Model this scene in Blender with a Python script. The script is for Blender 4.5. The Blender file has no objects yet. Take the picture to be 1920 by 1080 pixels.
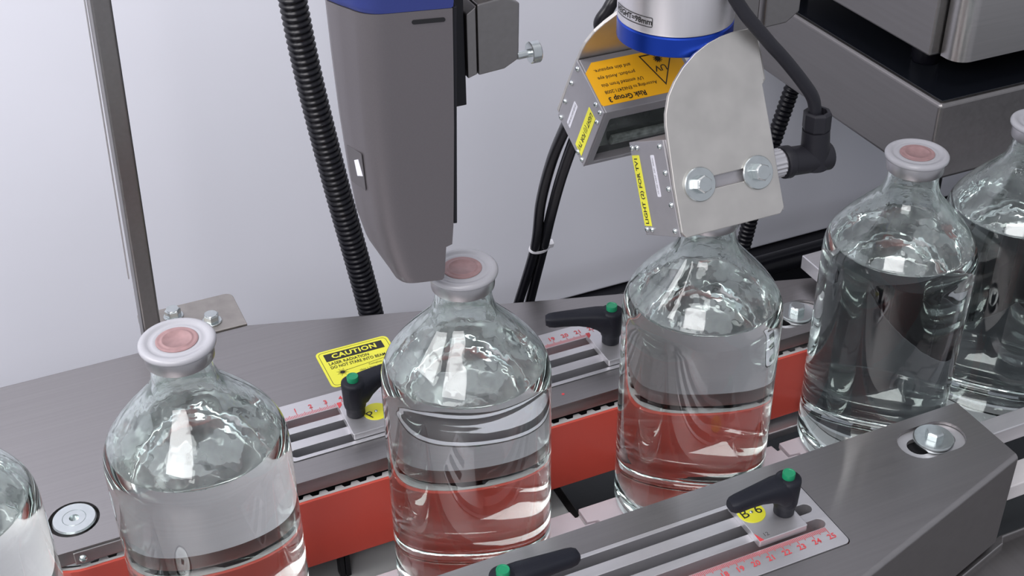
import bpy, bmesh, math, random
from mathutils import Vector, Matrix, Quaternion

S = bpy.context.scene
random.seed(7)

# ------------------------------------------------------------------ camera, world, lights, exposure
def look_cam():
    pitch, roll, yaw = 0.59678, 0.01326, 0.41418
    fw = Vector((math.cos(pitch)*math.sin(yaw), math.cos(pitch)*math.cos(yaw), -math.sin(pitch)))
    r = Vector((math.cos(yaw), -math.sin(yaw), 0.0))
    d = fw.cross(r)
    c, s = math.cos(roll), math.sin(roll)
    rr, dd = c*r + s*d, -s*r + c*d
    cam = bpy.data.cameras.new('camera'); o = bpy.data.objects.new('camera', cam)
    S.collection.objects.link(o)
    M = Matrix.Identity(4)
    for i in range(3):
        M[i][0], M[i][1], M[i][2] = rr[i], -dd[i], -fw[i]
    M[0][3], M[1][3], M[2][3] = -0.20656, -0.53356, 0.594
    o.matrix_world = M
    cam.sensor_width = 36.0
    cam.lens = 2476.557*36.0/1920.0
    cam.clip_start = 0.01; cam.clip_end = 50
    S.camera = o
look_cam()

w = bpy.data.worlds.new('world'); S.world = w; w.use_nodes = True
w.node_tree.nodes['Background'].inputs[0].default_value = (0.80, 0.82, 0.90, 1)
w.node_tree.nodes['Background'].inputs[1].default_value = 0.64

def area(name, loc, target, sx, sy, power, col=(1, 1, 1)):
    L = bpy.data.lights.new(name, 'AREA'); L.shape = 'RECTANGLE'; L.size = sx; L.size_y = sy
    L.energy = power; L.color = col
    o = bpy.data.objects.new(name, L); S.collection.objects.link(o)
    o.location = loc
    o.rotation_euler = (Vector(target)-Vector(loc)).to_track_quat('-Z', 'Y').to_euler()
    return o
area('left_panel_light', (-0.80, 0.12, 0.85), (-0.15, 0.42, 0.10), 0.6, 0.45, 7.5, (1.0, 0.985, 1.0))
area('window_light', (-1.00, -1.15, 1.35), (-0.05, 0.0, 0.15), 1.0, 0.7, 20.0, (1.0, 0.96, 0.98))
area('ceiling_light', (-0.05, -0.35, 1.7), (0.0, 0.0, 0.1), 0.5, 0.25, 6.0, (1.0, 0.98, 0.98))

S.view_settings.view_transform = 'Standard'
S.view_settings.look = 'None'
S.view_settings.gamma = 1.0
S.view_settings.use_curve_mapping = False
S.view_settings.exposure = 0.0
S.cycles.max_bounces = 24
S.cycles.transmission_bounces = 24
S.cycles.glossy_bounces = 8
S.cycles.diffuse_bounces = 4
S.cycles.caustics_refractive = True
S.cycles.caustics_reflective = True
S.cycles.blur_glossy = 0.5
S.cycles.use_denoising = True

# ------------------------------------------------------------------ materials
def mat(name, col, metal=0.0, rough=0.5, spec=0.5, noise=0.0, scale=(40, 40, 40), bump=0.0, rvar=0.0, detail=3.0):
    m = bpy.data.materials.new(name); m.use_nodes = True
    nt = m.node_tree; b = nt.nodes['Principled BSDF']
    b.inputs['Base Color'].default_value = (*col, 1)
    b.inputs['Metallic'].default_value = metal
    b.inputs['Roughness'].default_value = rough
    b.inputs['Specular IOR Level'].default_value = spec
    if noise or bump or rvar:
        tc = nt.nodes.new('ShaderNodeTexCoord'); mp = nt.nodes.new('ShaderNodeMapping')
        mp.inputs['Scale'].default_value = scale
        nz = nt.nodes.new('ShaderNodeTexNoise'); nz.inputs['Scale'].default_value = 1.0
        nz.inputs['Detail'].default_value = detail
        nt.links.new(tc.outputs['Object'], mp.inputs[0]); nt.links.new(mp.outputs[0], nz.inputs['Vector'])
        if noise:
            rp = nt.nodes.new('ShaderNodeValToRGB')
            rp.color_ramp.elements[0].position = 0.25; rp.color_ramp.elements[1].position = 0.75
            rp.color_ramp.elements[0].color = (*[c*(1-noise) for c in col], 1)
            rp.color_ramp.elements[1].color = (*[min(1, c*(1+noise)) for c in col], 1)
            nt.links.new(nz.outputs['Fac'], rp.inputs[0]); nt.links.new(rp.outputs[0], b.inputs['Base Color'])
        if rvar:
            mr = nt.nodes.new('ShaderNodeMapRange')
            mr.inputs['To Min'].default_value = rough-rvar; mr.inputs['To Max'].default_value = rough+rvar
            nt.links.new(nz.outputs['Fac'], mr.inputs[0]); nt.links.new(mr.outputs[0], b.inputs['Roughness'])
        if bump:
            bp = nt.nodes.new('ShaderNodeBump'); bp.inputs['Strength'].default_value = 1.0
            bp.inputs['Distance'].default_value = bump
            nt.links.new(nz.outputs['Fac'], bp.inputs['Height']); nt.links.new(bp.outputs[0], b.inputs['Normal'])
    return m

def glassmat(name, ior, col, bump=0.0, scale=150.0, rough=0.0, thresh=None):
    m = bpy.data.materials.new(name); m.use_nodes = True
    nt = m.node_tree
    for n in list(nt.nodes):
        if n.type == 'BSDF_PRINCIPLED': nt.nodes.remove(n)
    g = nt.nodes.new('ShaderNodeBsdfGlass')
    g.inputs['IOR'].default_value = ior; g.inputs['Color'].default_value = (*col, 1); g.inputs['Roughness'].default_value = rough
    nt.links.new(g.outputs[0], nt.nodes['Material Output'].inputs[0])
    if bump:
        tc = nt.nodes.new('ShaderNodeTexCoord'); nz = nt.nodes.new('ShaderNodeTexNoise')
        nz.inputs['Scale'].default_value = scale; nz.inputs['Detail'].default_value = 2.0; nz.inputs['Roughness'].default_value = 0.55
        nt.links.new(tc.outputs['Object'], nz.inputs['Vector'])
        h = nz.outputs['Fac']
        if thresh:
            mr = nt.nodes.new('ShaderNodeMapRange'); mr.interpolation_type = 'SMOOTHSTEP'
            mr.inputs['From Min'].default_value = thresh[0]; mr.inputs['From Max'].default_value = thresh[1]
            nt.links.new(h, mr.inputs[0]); h = mr.outputs[0]
        bp = nt.nodes.new('ShaderNodeBump'); bp.inputs['Distance'].default_value = bump; bp.inputs['Strength'].default_value = 1.0
        nt.links.new(h, bp.inputs['Height']); nt.links.new(bp.outputs[0], g.inputs['Normal'])
    return m

M = {}
M['steel'] = mat('brushed_stainless_steel', (0.325, 0.312, 0.312), 1.0, 0.40, noise=0.05, scale=(6, 500, 500), bump=0.00002, rvar=0.05)
M['steel_dark'] = mat('dark_brushed_steel', (0.27, 0.258, 0.255), 1.0, 0.36, noise=0.05, scale=(300, 8, 300), bump=0.00002, rvar=0.05)
M['steel_bright'] = mat('satin_stainless_front', (0.44, 0.425, 0.42), 1.0, 0.30, noise=0.05, scale=(8, 400, 400), rvar=0.05)
M['foot_steel'] = mat('warm_raw_steel_plate', (0.40, 0.375, 0.35), 1.0, 0.5, noise=0.12, scale=(90, 90, 90), rvar=0.05)
M['plate_raw'] = mat('bead_blasted_steel', (0.60, 0.58, 0.55), 1.0, 0.48, noise=0.08, scale=(60, 60, 60), rvar=0.05)
M['alu'] = mat('anodised_aluminium', (0.66, 0.65, 0.67), 0.85, 0.42, noise=0.03, scale=(30, 400, 400), rvar=0.04)
M['alu_satin'] = mat('satin_aluminium', (0.93, 0.91, 0.93), 0.85, 0.33, noise=0.02, scale=(300, 300, 20))
M['zinc'] = mat('zinc_plated_steel', (0.58, 0.62, 0.62), 1.0, 0.27, noise=0.06, scale=(200, 200, 200))
M['chrome'] = mat('polished_steel', (0.85, 0.85, 0.87), 1.0, 0.12)
M['white_paint'] = mat('white_painted_panel', (0.78, 0.79, 0.86), 0.0, 0.55, noise=0.02, scale=(6, 6, 6))
M['black'] = mat('black_plastic', (0.005, 0.005, 0.008), 0.0, 0.30, spec=0.35, noise=0.2, scale=(200, 200, 200))
M['black_lever'] = mat('black_textured_plastic', (0.010, 0.011, 0.017), 0.0, 0.5, spec=0.25, bump=0.0001, scale=(1500, 1500, 1500))
M['black_gloss'] = mat('black_gloss_panel', (0.006, 0.007, 0.010), 0.0, 0.12)
M['black_metal'] = mat('black_anodised_metal', (0.008, 0.008, 0.012), 0.3, 0.45)
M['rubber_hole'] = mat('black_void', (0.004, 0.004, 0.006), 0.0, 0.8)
M['green'] = mat('green_plastic', (0.010, 0.23, 0.105), 0.0, 0.35)
M['red_belt'] = mat('red_rubber_belt', (0.72, 0.105, 0.075), 0.0, 0.42, noise=0.08, scale=(14, 14, 6), bump=0.00005)
M['white_pu'] = mat('white_polyurethane', (0.62, 0.60, 0.60), 0.0, 0.5, noise=0.05, scale=(80, 80, 80))
M['chain'] = mat('white_acetal_chain', (0.72, 0.66, 0.70), 0.0, 0.4, noise=0.03, scale=(60, 60, 60))
M['coder_grey'] = mat('grey_metallic_paint', (0.150, 0.138, 0.146), 0.55, 0.40, noise=0.05, scale=(2500, 2500, 2500))
M['coder_blue'] = mat('blue_paint', (0.022, 0.035, 0.17), 0.1, 0.45, noise=0.05, scale=(2000, 2000, 2000))
M['blue_anod'] = mat('blue_anodised_ring', (0.012, 0.055, 0.42), 0.75, 0.32)
M['lamp_grey'] = mat('grey_anodised_housing', (0.40, 0.39, 0.41), 0.75, 0.5, noise=0.05, scale=(80, 80, 80))
M['window'] = mat('dark_lamp_window', (0.03, 0.035, 0.034), 0.0, 0.08, noise=0.4, scale=(60, 60, 60))
M['lamp_tube'] = mat('smoked_glass_tube', (0.10, 0.115, 0.11), 0.0, 0.1, noise=0.5, scale=(300, 300, 300))
M['yellow'] = mat('yellow_label', (0.83, 0.80, 0.045), 0.0, 0.45)
M['yellow_c'] = mat('yellow_caution_label', (0.70, 0.68, 0.055), 0.0, 0.4)
M['orange'] = mat('amber_label', (0.85, 0.42, 0.008), 0.0, 0.45)
M['ink'] = mat('black_ink', (0.015, 0.014, 0.013), 0.0, 0.5)
M['ink_grey'] = mat('grey_ink', (0.08, 0.075, 0.08), 0.0, 0.5)
M['red_ink'] = mat('red_ink', (0.60, 0.06, 0.07), 0.0, 0.5)
M['white_label'] = mat('white_label', (0.72, 0.72, 0.78), 0.0, 0.45)
M['cap_white'] = mat('translucent_white_plastic', (0.37, 0.37, 0.395), 0.0, 0.3)
M['cap_white'].node_tree.nodes['Principled BSDF'].inputs['Subsurface Weight'].default_value = 0.15
M['cap_white'].node_tree.nodes['Principled BSDF'].inputs['Subsurface Radius'].default_value = (0.003, 0.003, 0.003)
M['crimp'] = mat('aluminium_crimp', (0.42, 0.41, 0.42), 1.0, 0.33, noise=0.03, scale=(300, 300, 20))
M['stopper'] = mat('pink_rubber_stopper', (0.29, 0.175, 0.175), 0.0, 0.45, noise=0.16, scale=(220, 220, 220))
M['stopper_rim'] = mat('pink_stopper_rim', (0.60, 0.40, 0.42), 0.0, 0.35)
M['rubber_grey'] = mat('grey_connector_rubber', (0.016, 0.016, 0.021), 0.0, 0.5, spec=0.3)
M['deck'] = mat('grey_deck_paint', (0.50, 0.50, 0.50), 0.0, 0.55, noise=0.04, scale=(30, 30, 30))
M['deck_dark'] = mat('dark_machine_bed', (0.060, 0.066, 0.071), 0.2, 0.45, noise=0.08, scale=(30, 30, 30))
M['tie'] = mat('white_nylon', (0.70, 0.70, 0.74), 0.0, 0.4)
M['glass_out'] = glassmat('clear_bottle_glass', 1.5, (0.952, 0.98, 0.97), bump=0.00003, scale=50)
M['glass_in'] = glassmat('clear_bottle_glass_inner_wet', 1.5, (0.97, 0.99, 0.985), bump=0.0006, scale=85)
def add_mist(m):
    # fine condensation clinging to the inside of the shoulder, in patches
    nt = m.node_tree; g = [n for n in nt.nodes if n.type == 'BSDF_GLASS'][0]
    tc = nt.nodes.new('ShaderNodeTexCoord'); nz = nt.nodes.new('ShaderNodeTexNoise')
    nz.inputs['Scale'].default_value = 70; nz.inputs['Detail'].default_value = 4
    nt.links.new(tc.outputs['Object'], nz.inputs['Vector'])
    mr = nt.nodes.new('ShaderNodeMapRange'); mr.inputs['From Min'].default_value = 0.38; mr.inputs['From Max'].default_value = 0.70
    mr.inputs['To Min'].default_value = 0.04; mr.inputs['To Max'].default_value = 0.38
    nt.links.new(nz.outputs['Fac'], mr.inputs[0])
    tr = nt.nodes.new('ShaderNodeBsdfTranslucent'); tr.inputs[0].default_value = (0.92, 0.965, 0.96, 1)
    df = nt.nodes.new('ShaderNodeBsdfDiffuse'); df.inputs[0].default_value = (0.92, 0.965, 0.96, 1)
    m1 = nt.nodes.new('ShaderNodeMixShader'); m1.inputs[0].default_value = 0.5
    nt.links.new(tr.outputs[0], m1.inputs[1]); nt.links.new(df.outputs[0], m1.inputs[2])
    m2 = nt.nodes.new('ShaderNodeMixShader')
    nt.links.new(mr.outputs[0], m2.inputs[0]); nt.links.new(g.outputs[0], m2.inputs[1]); nt.links.new(m1.outputs[0], m2.inputs[2])
    nt.links.new(m2.outputs[0], nt.nodes['Material Output'].inputs[0])
add_mist(M['glass_in'])
M['liq_side'] = glassmat('liquid_glass_interface', 1.5/1.33, (1, 1, 1))
M['liq_top'] = glassmat('clear_liquid', 1.33, (1, 1, 1), bump=0.00008, scale=90)

# ------------------------------------------------------------------ object helpers
OFF = {}
def root(name, loc, label=None, cat=None, group=None):
    o = bpy.data.objects.new(name, None); S.collection.objects.link(o)
    o.location = loc; o.empty_display_size = 0.01
    OFF[o.name] = Vector(loc)
    if label: o['label'] = label
    if cat: o['category'] = cat
    if group: o['group'] = group
    return o

def tag(o, label, cat, group=None):
    o['label'] = label; o['category'] = cat
    if group: o['group'] = group
    return o

def obj(name, bm, m, parent=None, bevel=0.0, smooth=False, seg=2, label=None, kind=None, recalc=True, sharp=35):
    if recalc: bmesh.ops.recalc_face_normals(bm, faces=bm.faces[:])
    off = OFF.get(parent.name, Vector((0, 0, 0))) if parent else Vector((0, 0, 0))
    if off.length: bmesh.ops.translate(bm, verts=bm.verts[:], vec=-off)
    me = bpy.data.meshes.new(name)
    if smooth:
        for f in bm.faces: f.smooth = True
        lim = math.radians(sharp)
        for e in bm.edges:
            if len(e.link_faces) == 2 and e.link_faces[0].normal.length > 0 and e.link_faces[1].normal.length > 0:
                if e.calc_face_angle(0) > lim: e.smooth = False
    bm.to_mesh(me); bm.free()
    for mm in (m if isinstance(m, (list, tuple)) else [m]): me.materials.append(mm)
    o = bpy.data.objects.new(name, me); S.collection.objects.link(o)
    if parent:
        o.parent = parent; OFF[o.name] = off
    if bevel:
        b = o.modifiers.new('bevel', 'BEVEL'); b.width = bevel; b.segments = seg; b.limit_method = 'ANGLE'; b.angle_limit = math.radians(40)
        b.harden_normals = False
    if label: o['label'] = label
    if kind: o['kind'] = kind
    return o

def frame(o, x, y, z):
    m = Matrix.Identity(4)
    for i in range(3):
        m[i][0], m[i][1], m[i][2], m[i][3] = x[i], y[i], z[i], o[i]
    return m

def xf(bm, m): bmesh.ops.transform(bm, matrix=m, verts=bm.verts[:]); return bm

def box(x0, x1, y0, y1, z0, z1, bm=None):
    bm = bm or bmesh.new()
    v = [bm.verts.new((x, y, z)) for z in (z0, z1) for y in (y0, y1) for x in (x0, x1)]
    for f in ((0, 2, 3, 1), (4, 5, 7, 6), (0, 1, 5, 4), (2, 6, 7, 3), (0, 4, 6, 2), (1, 3, 7, 5)):
        bm.faces.new([v[i] for i in f])
    return bm

def prism(outer, z0, z1, holes=(), bm=None):
    """flat plate with through holes, extruded from z1 down to z0"""
    t = bmesh.new()
    for loop in [outer]+list(holes):
        vs = [t.verts.new((x, y, z1)) for x, y in loop]
        for i in range(len(vs)): t.edges.new((vs[i], vs[(i+1) % len(vs)]))
    if holes:
        bmesh.ops.triangle_fill(t, edges=t.edges[:], use_beauty=True)
    else:
        t.verts.ensure_lookup_table(); t.faces.new(t.verts[:])
    r = bmesh.ops.extrude_face_region(t, geom=t.faces[:])
    vs = [g for g in r['geom'] if isinstance(g, bmesh.types.BMVert)]
    bmesh.ops.translate(t, verts=vs, vec=(0, 0, z0-z1))
    bmesh.ops.recalc_face_normals(t, faces=t.faces[:])
    if bm is None: return t
    me = bpy.data.meshes.new('tmp'); t.to_mesh(me); t.free(); bm.from_mesh(me); bpy.data.meshes.remove(me)
    return bm

def lathe(prof, n=48, bm=None, c=(0, 0, 0), close=True):
    bm = bm or bmesh.new(); rings = []
    for r, z in prof:
        if r <= 1e-7: rings.append([bm.verts.new((c[0], c[1], c[2]+z))])
        else: rings.append([bm.verts.new((c[0]+r*math.cos(2*math.pi*i/n), c[1]+r*math.sin(2*math.pi*i/n), c[2]+z)) for i in range(n)])
    for a, b in zip(rings, rings[1:]):
        for i in range(n):
            j = (i+1) % n
            if len(a) == 1 and len(b) == 1: continue
            if len(a) == 1: bm.faces.new((a[0], b[i], b[j]))
            elif len(b) == 1: bm.faces.new((a[i], b[0], a[j]))
            else: bm.faces.new((a[i], b[i], b[j], a[j]))
    return bm

def catmull(pts, k=8):
    p = [Vector(q) for q in pts]; p = [2*p[0]-p[1]]+p+[2*p[-1]-p[-2]]; out = []
    for i in range(1, len(p)-2):
        for j in range(k):
            t = j/k; a, b, c, d = p[i-1:i+3]
            out.append(0.5*((2*b)+(c-a)*t+(2*a-5*b+4*c-d)*t*t+(3*b-a-3*c+d)*t**3))
    out.append(p[-2]); return out

def tube(path, rad, n=16, bm=None, ribs=None):
    """sweep; rad constant or function of arclength"""
    bm = bm or bmesh.new(); P = [Vector(p) for p in path]
    s = 0.0; prev = None; up = None; rings = []
    for i, p in enumerate(P):
        t = (P[min(i+1, len(P)-1)]-P[max(i-1, 0)]).normalized()
        if up is None:
            up = t.orthogonal().normalized()
        else: up = (up-t*up.dot(t)).normalized()
        q = t.cross(up)
        if i: s += (p-P[i-1]).length
        r = rad(s) if callable(rad) else rad
        rings.append([bm.verts.new(p+r*(up*math.cos(2*math.pi*k/n)+q*math.sin(2*math.pi*k/n))) for k in range(n)])
    for a, b in zip(rings, rings[1:]):
        for k in range(n): bm.faces.new((a[k], b[k], b[(k+1) % n], a[(k+1) % n]))
    bm.faces.new(rings[0][::-1]); bm.faces.new(rings[-1])
    return bm

def resample(path, step):
    out = [Vector(path[0])]; acc = 0.0
    for a, b in zip(path, path[1:]):
        L = (b-a).length; d = step-acc
        while d <= L:
            out.append(a+(b-a)*(d/L)); d += step
        acc = (acc+L) % step
    return out

def rrect(x0, x1, y0, y1, r, k=5):
    pts = []
    for cx, cy, a0 in ((x1-r, y1-r, 0), (x0+r, y1-r, 90), (x0+r, y0+r, 180), (x1-r, y0+r, 270)):
        for i in range(k+1):
            a = math.radians(a0+90*i/k); pts.append((cx+r*math.cos(a), cy+r*math.sin(a)))
    return pts

def stadium(x0, x1, y, r, k=12):
    pts = []
    for cx, a0 in ((x1-r, -90), (x0+r, 90)):
        for i in range(k+1):
            a = math.radians(a0+180*i/k); pts.append((cx+r*math.cos(a), y+r*math.sin(a)))
    return pts

def circle(cx, cy, r, k=32): return [(cx+r*math.cos(2*math.pi*i/k), cy+r*math.sin(2*math.pi*i/k)) for i in range(k)]

def text(name, body, size, origin, right, up, m, parent, align='CENTER', bold=0.0, sx=1.0, lift=0.00015, bend=None, spacing=1.0):
    cu = bpy.data.curves.new(name, 'FONT'); cu.body = body; cu.size = size
    cu.align_x = align; cu.align_y = 'CENTER'; cu.resolution_u = 2; cu.offset = bold; cu.space_character = spacing
    t = bpy.data.objects.new(name, cu); S.collection.objects.link(t)
    dg = bpy.context.evaluated_depsgraph_get()
    me = bpy.data.meshes.new_from_object(t.evaluated_get(dg))
    bpy.data.objects.remove(t); bpy.data.curves.remove(cu)
    bm = bmesh.new(); bm.from_mesh(me); bpy.data.meshes.remove(me)
    for f in bm.faces: f.material_index = 0
    for v in bm.verts: v.co.x *= sx
    if bend: bend(bm)
    else:
        right = Vector(right).normalized(); up = Vector(up).normalized(); nn = right.cross(up)
        xf(bm, frame(Vector(origin)+nn*lift, right, up, nn))
    return obj(name, bm, m, parent, recalc=False)

def decal(name, poly, origin, right, up, m, parent, thick=0.0002, lift=0.0, label=None):
    right = Vector(right).normalized(); up = Vector(up).normalized(); nn = right.cross(up)
    bm = prism(poly, 0, thick); xf(bm, frame(Vector(origin)+nn*lift, right, up, nn))
    return obj(name, bm, m, parent, label=label)

def hexbolt(name, af, h, c, axis, m, parent, washer=None, rot=0.0, marks=False, flange_m=None, label=None):
    """hex head with optional washer; c is the seat point, axis points outward"""
    axis = Vector(axis).normalized(); r = axis.orthogonal().normalized()
    fr = frame(Vector(c), r, axis.cross(r), axis)
    z = 0.0
    R = af/2/math.cos(math.pi/6)
    bm = lathe([(R*0.98, 0), (R, 0.0002), (R, h*0.82), (R*0.86, h), (0, h)], 6)
    bm.verts.ensure_lookup_table()
    xf(bm, Matrix.Rotation(rot, 4, 'Z'))
    if washer:
        bmesh.ops.translate(bm, verts=bm.verts[:], vec=(0, 0, washer[1]))
    # circular chamfer dish on the head
    z = (washer[1] if washer else 0)+h
    lathe([(R*0.80, z-0.0001), (R*0.78, z+0.0003), (0, z+0.0003)], 20, bm)
    xf(bm, fr)
    b = obj(name, bm, m, parent, bevel=0.0002, label=label)
    if washer:
        wb = lathe([(0, 0), (washer[0]*0.96, 0), (washer[0], washer[1]*0.3), (washer[0], washer[1]*0.7), (washer[0]*0.95, washer[1]), (0, washer[1])], 40)
        xf(wb, fr); obj('washer', wb, flange_m or m, b, smooth=True, sharp=30)
    return b

def screw(name, c, axis, r, m, parent):
    axis = Vector(axis).normalized(); u = axis.orthogonal().normalized()
    bm = lathe([(r, -0.0003), (r, 0.0002), (r*0.8, r*0.5), (r*0.45, r*0.7), (r*0.42, r*0.1), (0, r*0.1)], 14)
    xf(bm, frame(Vector(c), u, axis.cross(u), axis))
    return obj(name, bm, m, parent, smooth=True)

# ------------------------------------------------------------------ setting
o = obj('wall_back', box(-1.6, 2.4, 0.50, 0.53, -0.205, 1.4), M['white_paint'], bevel=0.002); o['kind'] = 'structure'
o = obj('trim_1', box(-1.6, 2.4, 0.47, 0.53, -0.42, -0.207), M['black_metal'], bevel=0.002); o['kind'] = 'structure'
o = obj('floor', box(-1.6, 2.4, -1.2, 0.53, -0.45, -0.42), M['deck_dark']); o['kind'] = 'structure'

# ------------------------------------------------------------------ side covers with belts (mirrored pair)
def digits_row(parent, s, vals):
    for n, x in vals:
        text('ruler_number', str(n), 0.0052, (x, s*0.1170, 0.0607), (1, 0, 0), (0, 1, 0), M['red_ink'], parent, bold=0.00008)

def cover(s, label, glabel):
    f = lambda P: [(x, s*y) for x, y in P]
    r = root('belt_drive_cover', (0.0, s*0.13, 0.06), label, 'machine cover', 'covers over the side belts')
    outer = f([(-0.42, 0.0515), (0.3125, 0.0515), (0.3125, 0.1046), (-0.0750, 0.22045), (-0.42, 0.2215)])
    hs = [f(rrect(-0.0885, 0.1785, 0.0700, 0.1255, 0.004)), f(stadium(0.2525, 0.2975, 0.0735, 0.0135)),
          f(circle(-0.2153, 0.077, 0.0146))]
    top = prism(outer, 0.0580, 0.060, hs)
    obj('top_plate', top, M['steel'], r)
    # bent skirts
    sk = box(-0.42, 0.3125, min(s*0.0515, s*0.0531), max(s*0.0515, s*0.0531), 0.0502, 0.0586)
    obj('inner_skirt', sk, M['steel'], r, bevel=0.0004)
    bm = bmesh.new()
    pts = [(0.3125, 0.1077), (-0.0746, 0.2235), (-0.42, 0.2245)]
    inn = [(0.3105, 0.1062), (-0.0751, 0.2215), (-0.42, 0.2225)]
    pts, inn = f(pts), f(inn)
    prism(pts+inn[::-1], -0.012, 0.0572, (), bm)
    obj('outer_skirt', bm, M['steel'], r)
    bm = bmesh.new(); rings = []
    ip = f([(0.3125, 0.1046), (-0.0750, 0.22045), (-0.42, 0.2215)])
    for (xo, yo), (xi, yi) in zip(pts, ip):
        rings.append([bm.verts.new((xi+(xo-xi)*math.sin(math.radians(90*k/8)), yi+(yo-yi)*math.sin(math.radians(90*k/8)), 0.0570+0.0030*math.cos(math.radians(90*k/8)))) for k in range(9)])
    for a, b in zip(rings, rings[1:]):
        for k in range(8): bm.faces.new((a[k], a[k+1], b[k+1], b[k]))
    obj('bent_edge', bm, M['steel'], r, smooth=True, sharp=40)
    obj('end_skirt', box(0.3105, 0.3125, min(s*0.056, s*0.1075), max(s*0.056, s*0.1060), -0.012, 0.0582), M['steel'], r, bevel=0.0006)
    # scale plate with three slots
    sl = [f(stadium(-0.0860, 0.1735, y, 0.0037)) for y in (0.0772, 0.0922, 0.1054)]
    sp = prism(f(rrect(-0.0878, 0.1778, 0.0706, 0.1249, 0.0035)), 0.046, 0.0606, sl)
    spo = obj('scale_plate', sp, M['alu'], r, bevel=0.0003)
    obj('slot_floor', box(-0.088, 0.178, min(s*0.0715, s*0.124), max(s*0.0715, s*0.124), 0.040, 0.0457), M['deck_dark'], r)
    # ruler marks
    bm = bmesh.new()
    x0 = -0.0818 if s > 0 else -0.0795
    for i in range(0, 251):
        L = 0.0028; wd = 0.00018
        if i % 10 == 0: L = 0.0052
        elif i % 5 == 0: L = 0.0038
        x = x0+i*0.001
        if x > 0.172: break
        ya, yb = s*0.1096, s*(0.1096+L)
        v = [bm.verts.new(q) for q in ((x-wd, ya, 0.0608), (x+wd, ya, 0.0608), (x+wd, yb, 0.0608), (x-wd, yb, 0.0608))]
        bm.faces.new(v)
    obj('ruler_marks', bm, M['red_ink'], r, kind='stuff')
    digits_row(r, s, [(i, x0+i*0.01) for i in range(0, 26) if x0+i*0.01 < 0.172])
    if s > 0: decal('paint_speck', circle(0.0898, 0.0612, 0.0010, 9), (0, 0, 0.0600), (1, 0, 0), (0, 1, 0), M['red_ink'], r, thick=0.0002, label='small red speck')
    # bolts: tensioner slot on the right, flat pulley disc on the left
    obj('slot_insert', prism(f(stadium(0.2505, 0.2995, 0.0735, 0.0155)), 0.0545, 0.0575, [f(stadium(0.2585, 0.2915, 0.0735, 0.0072))]), M['alu'], r)
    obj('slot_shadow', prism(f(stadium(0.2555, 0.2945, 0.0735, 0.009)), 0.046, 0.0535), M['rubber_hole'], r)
    hexbolt('tension_bolt', 0.0098, 0.0048, (0.2765, s*0.0735, 0.0580), (0, 0, 1), M['zinc'], r, washer=(0.0124, 0.0036), rot=0.3)
    d = lathe([(0, 0.0555), (0.0120, 0.0555), (0.0126, 0.0565), (0.0126, 0.0600), (0.0119, 0.0610), (0.0068, 0.0610), (0.0066, 0.0606), (0.0063, 0.0610), (0.0028, 0.0610), (0.0026, 0.0585), (0, 0.0585)], 40, c=(-0.2150, s*0.077, 0))
    obj('pulley_disc', d, M['zinc'], r, smooth=True, sharp=30)
    # skirt clip with screw near the left pulley
    clip = obj('skirt_clip', box(-0.2200, -0.1930, min(s*0.0500, s*0.0514), max(s*0.0500, s*0.0514), 0.0500, 0.0588), M['steel'], r, bevel=0.0003)
    screw('clip_screw', (-0.2155, s*0.0500, 0.0538), (0, -s, 0), 0.0026, M['zinc'], clip)
    # red-faced timing belt looped round two pulleys
    b = root('grip_belt', (0.03, s*0.0757, 0.021), glabel, 'belt', 'red gripping belts')
    xl, xr, yc = -0.2150, 0.2755, 0.0757
    def loop(R, n=20):
        P = []
        for i in range(n+1): a = math.radians(-90+180*i/n); P.append((xr+R*math.cos(a), s*(yc+R*math.sin(a))))
        for i in range(n+1): a = math.radians(90+180*i/n); P.append((xl+R*math.cos(a), s*(yc+R*math.sin(a))))
        return P
    R0 = yc-0.0470
    obj('red_facing', prism(loop(R0), -0.0055, 0.0474, [loop(R0-0.0018)]), M['red_belt'], b, bevel=0.0003)
    obj('white_backing', prism(loop(R0-0.0018), -0.0055, 0.0476, [loop(R0-0.0036)]), M['white_pu'], b)
    tooth = None; n = 0
    x = xl
    while x < xr:
        if tooth is None:
            bm = bmesh.new()
            ya, yb = 0.0505, 0.0531
            prism([(-0.0031, s*ya), (0.0031, s*ya), (0.0019, s*yb), (-0.0019, s*yb)], -0.0055, 0.0476, (), bm)
            tooth = obj('belt_tooth', bm, M['white_pu'])
            tooth.parent = b; tooth.location = (x-0.03, -s*0.0757, -0.021)
        else:
            t2 = tooth.copy(); S.collection.objects.link(t2); t2.location = (x-0.03, -s*0.0757, -0.021)
        x += 0.010
    for px in (xl, xr):
        obj('belt_pulley', lathe([(0, -0.004), (R0-0.0064, -0.004), (R0-0.0064, 0.046), (0, 0.046)], 40, c=(px, s*yc, 0)), M['alu'], b, smooth=True, sharp=30)
    g = obj('belt_guide_bar', box(xl+0.03, xr-0.03, min(s*0.0545, s*0.066), max(s*0.0545, s*0.066), -0.004, 0.044), M['rubber_hole'], bevel=0.0005)
    return r
c_back = cover(1, 'far brushed steel belt cover behind the bottles carrying the yellow caution sticker',
               'red gripping belt running behind the bottles under the far steel cover')
c_front = cover(-1, 'near brushed steel belt cover in the bottom right foreground with scale reaching 25',
                'red gripping belt hidden under the near steel cover in front of the bottles')
for o_, s_, t_ in [(o, o.location.y, None) for o in S.objects if o.name.startswith('belt_guide_bar')]:
    pass
gb = [o for o in S.objects if o.name.startswith('belt_guide_bar')]
tag(gb[0], 'black guide bar backing the far red belt inside the loop', 'guide bar', 'bars backing the belts')
tag(gb[1], 'black guide bar backing the near red belt inside the loop', 'guide bar', 'bars backing the belts')

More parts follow.
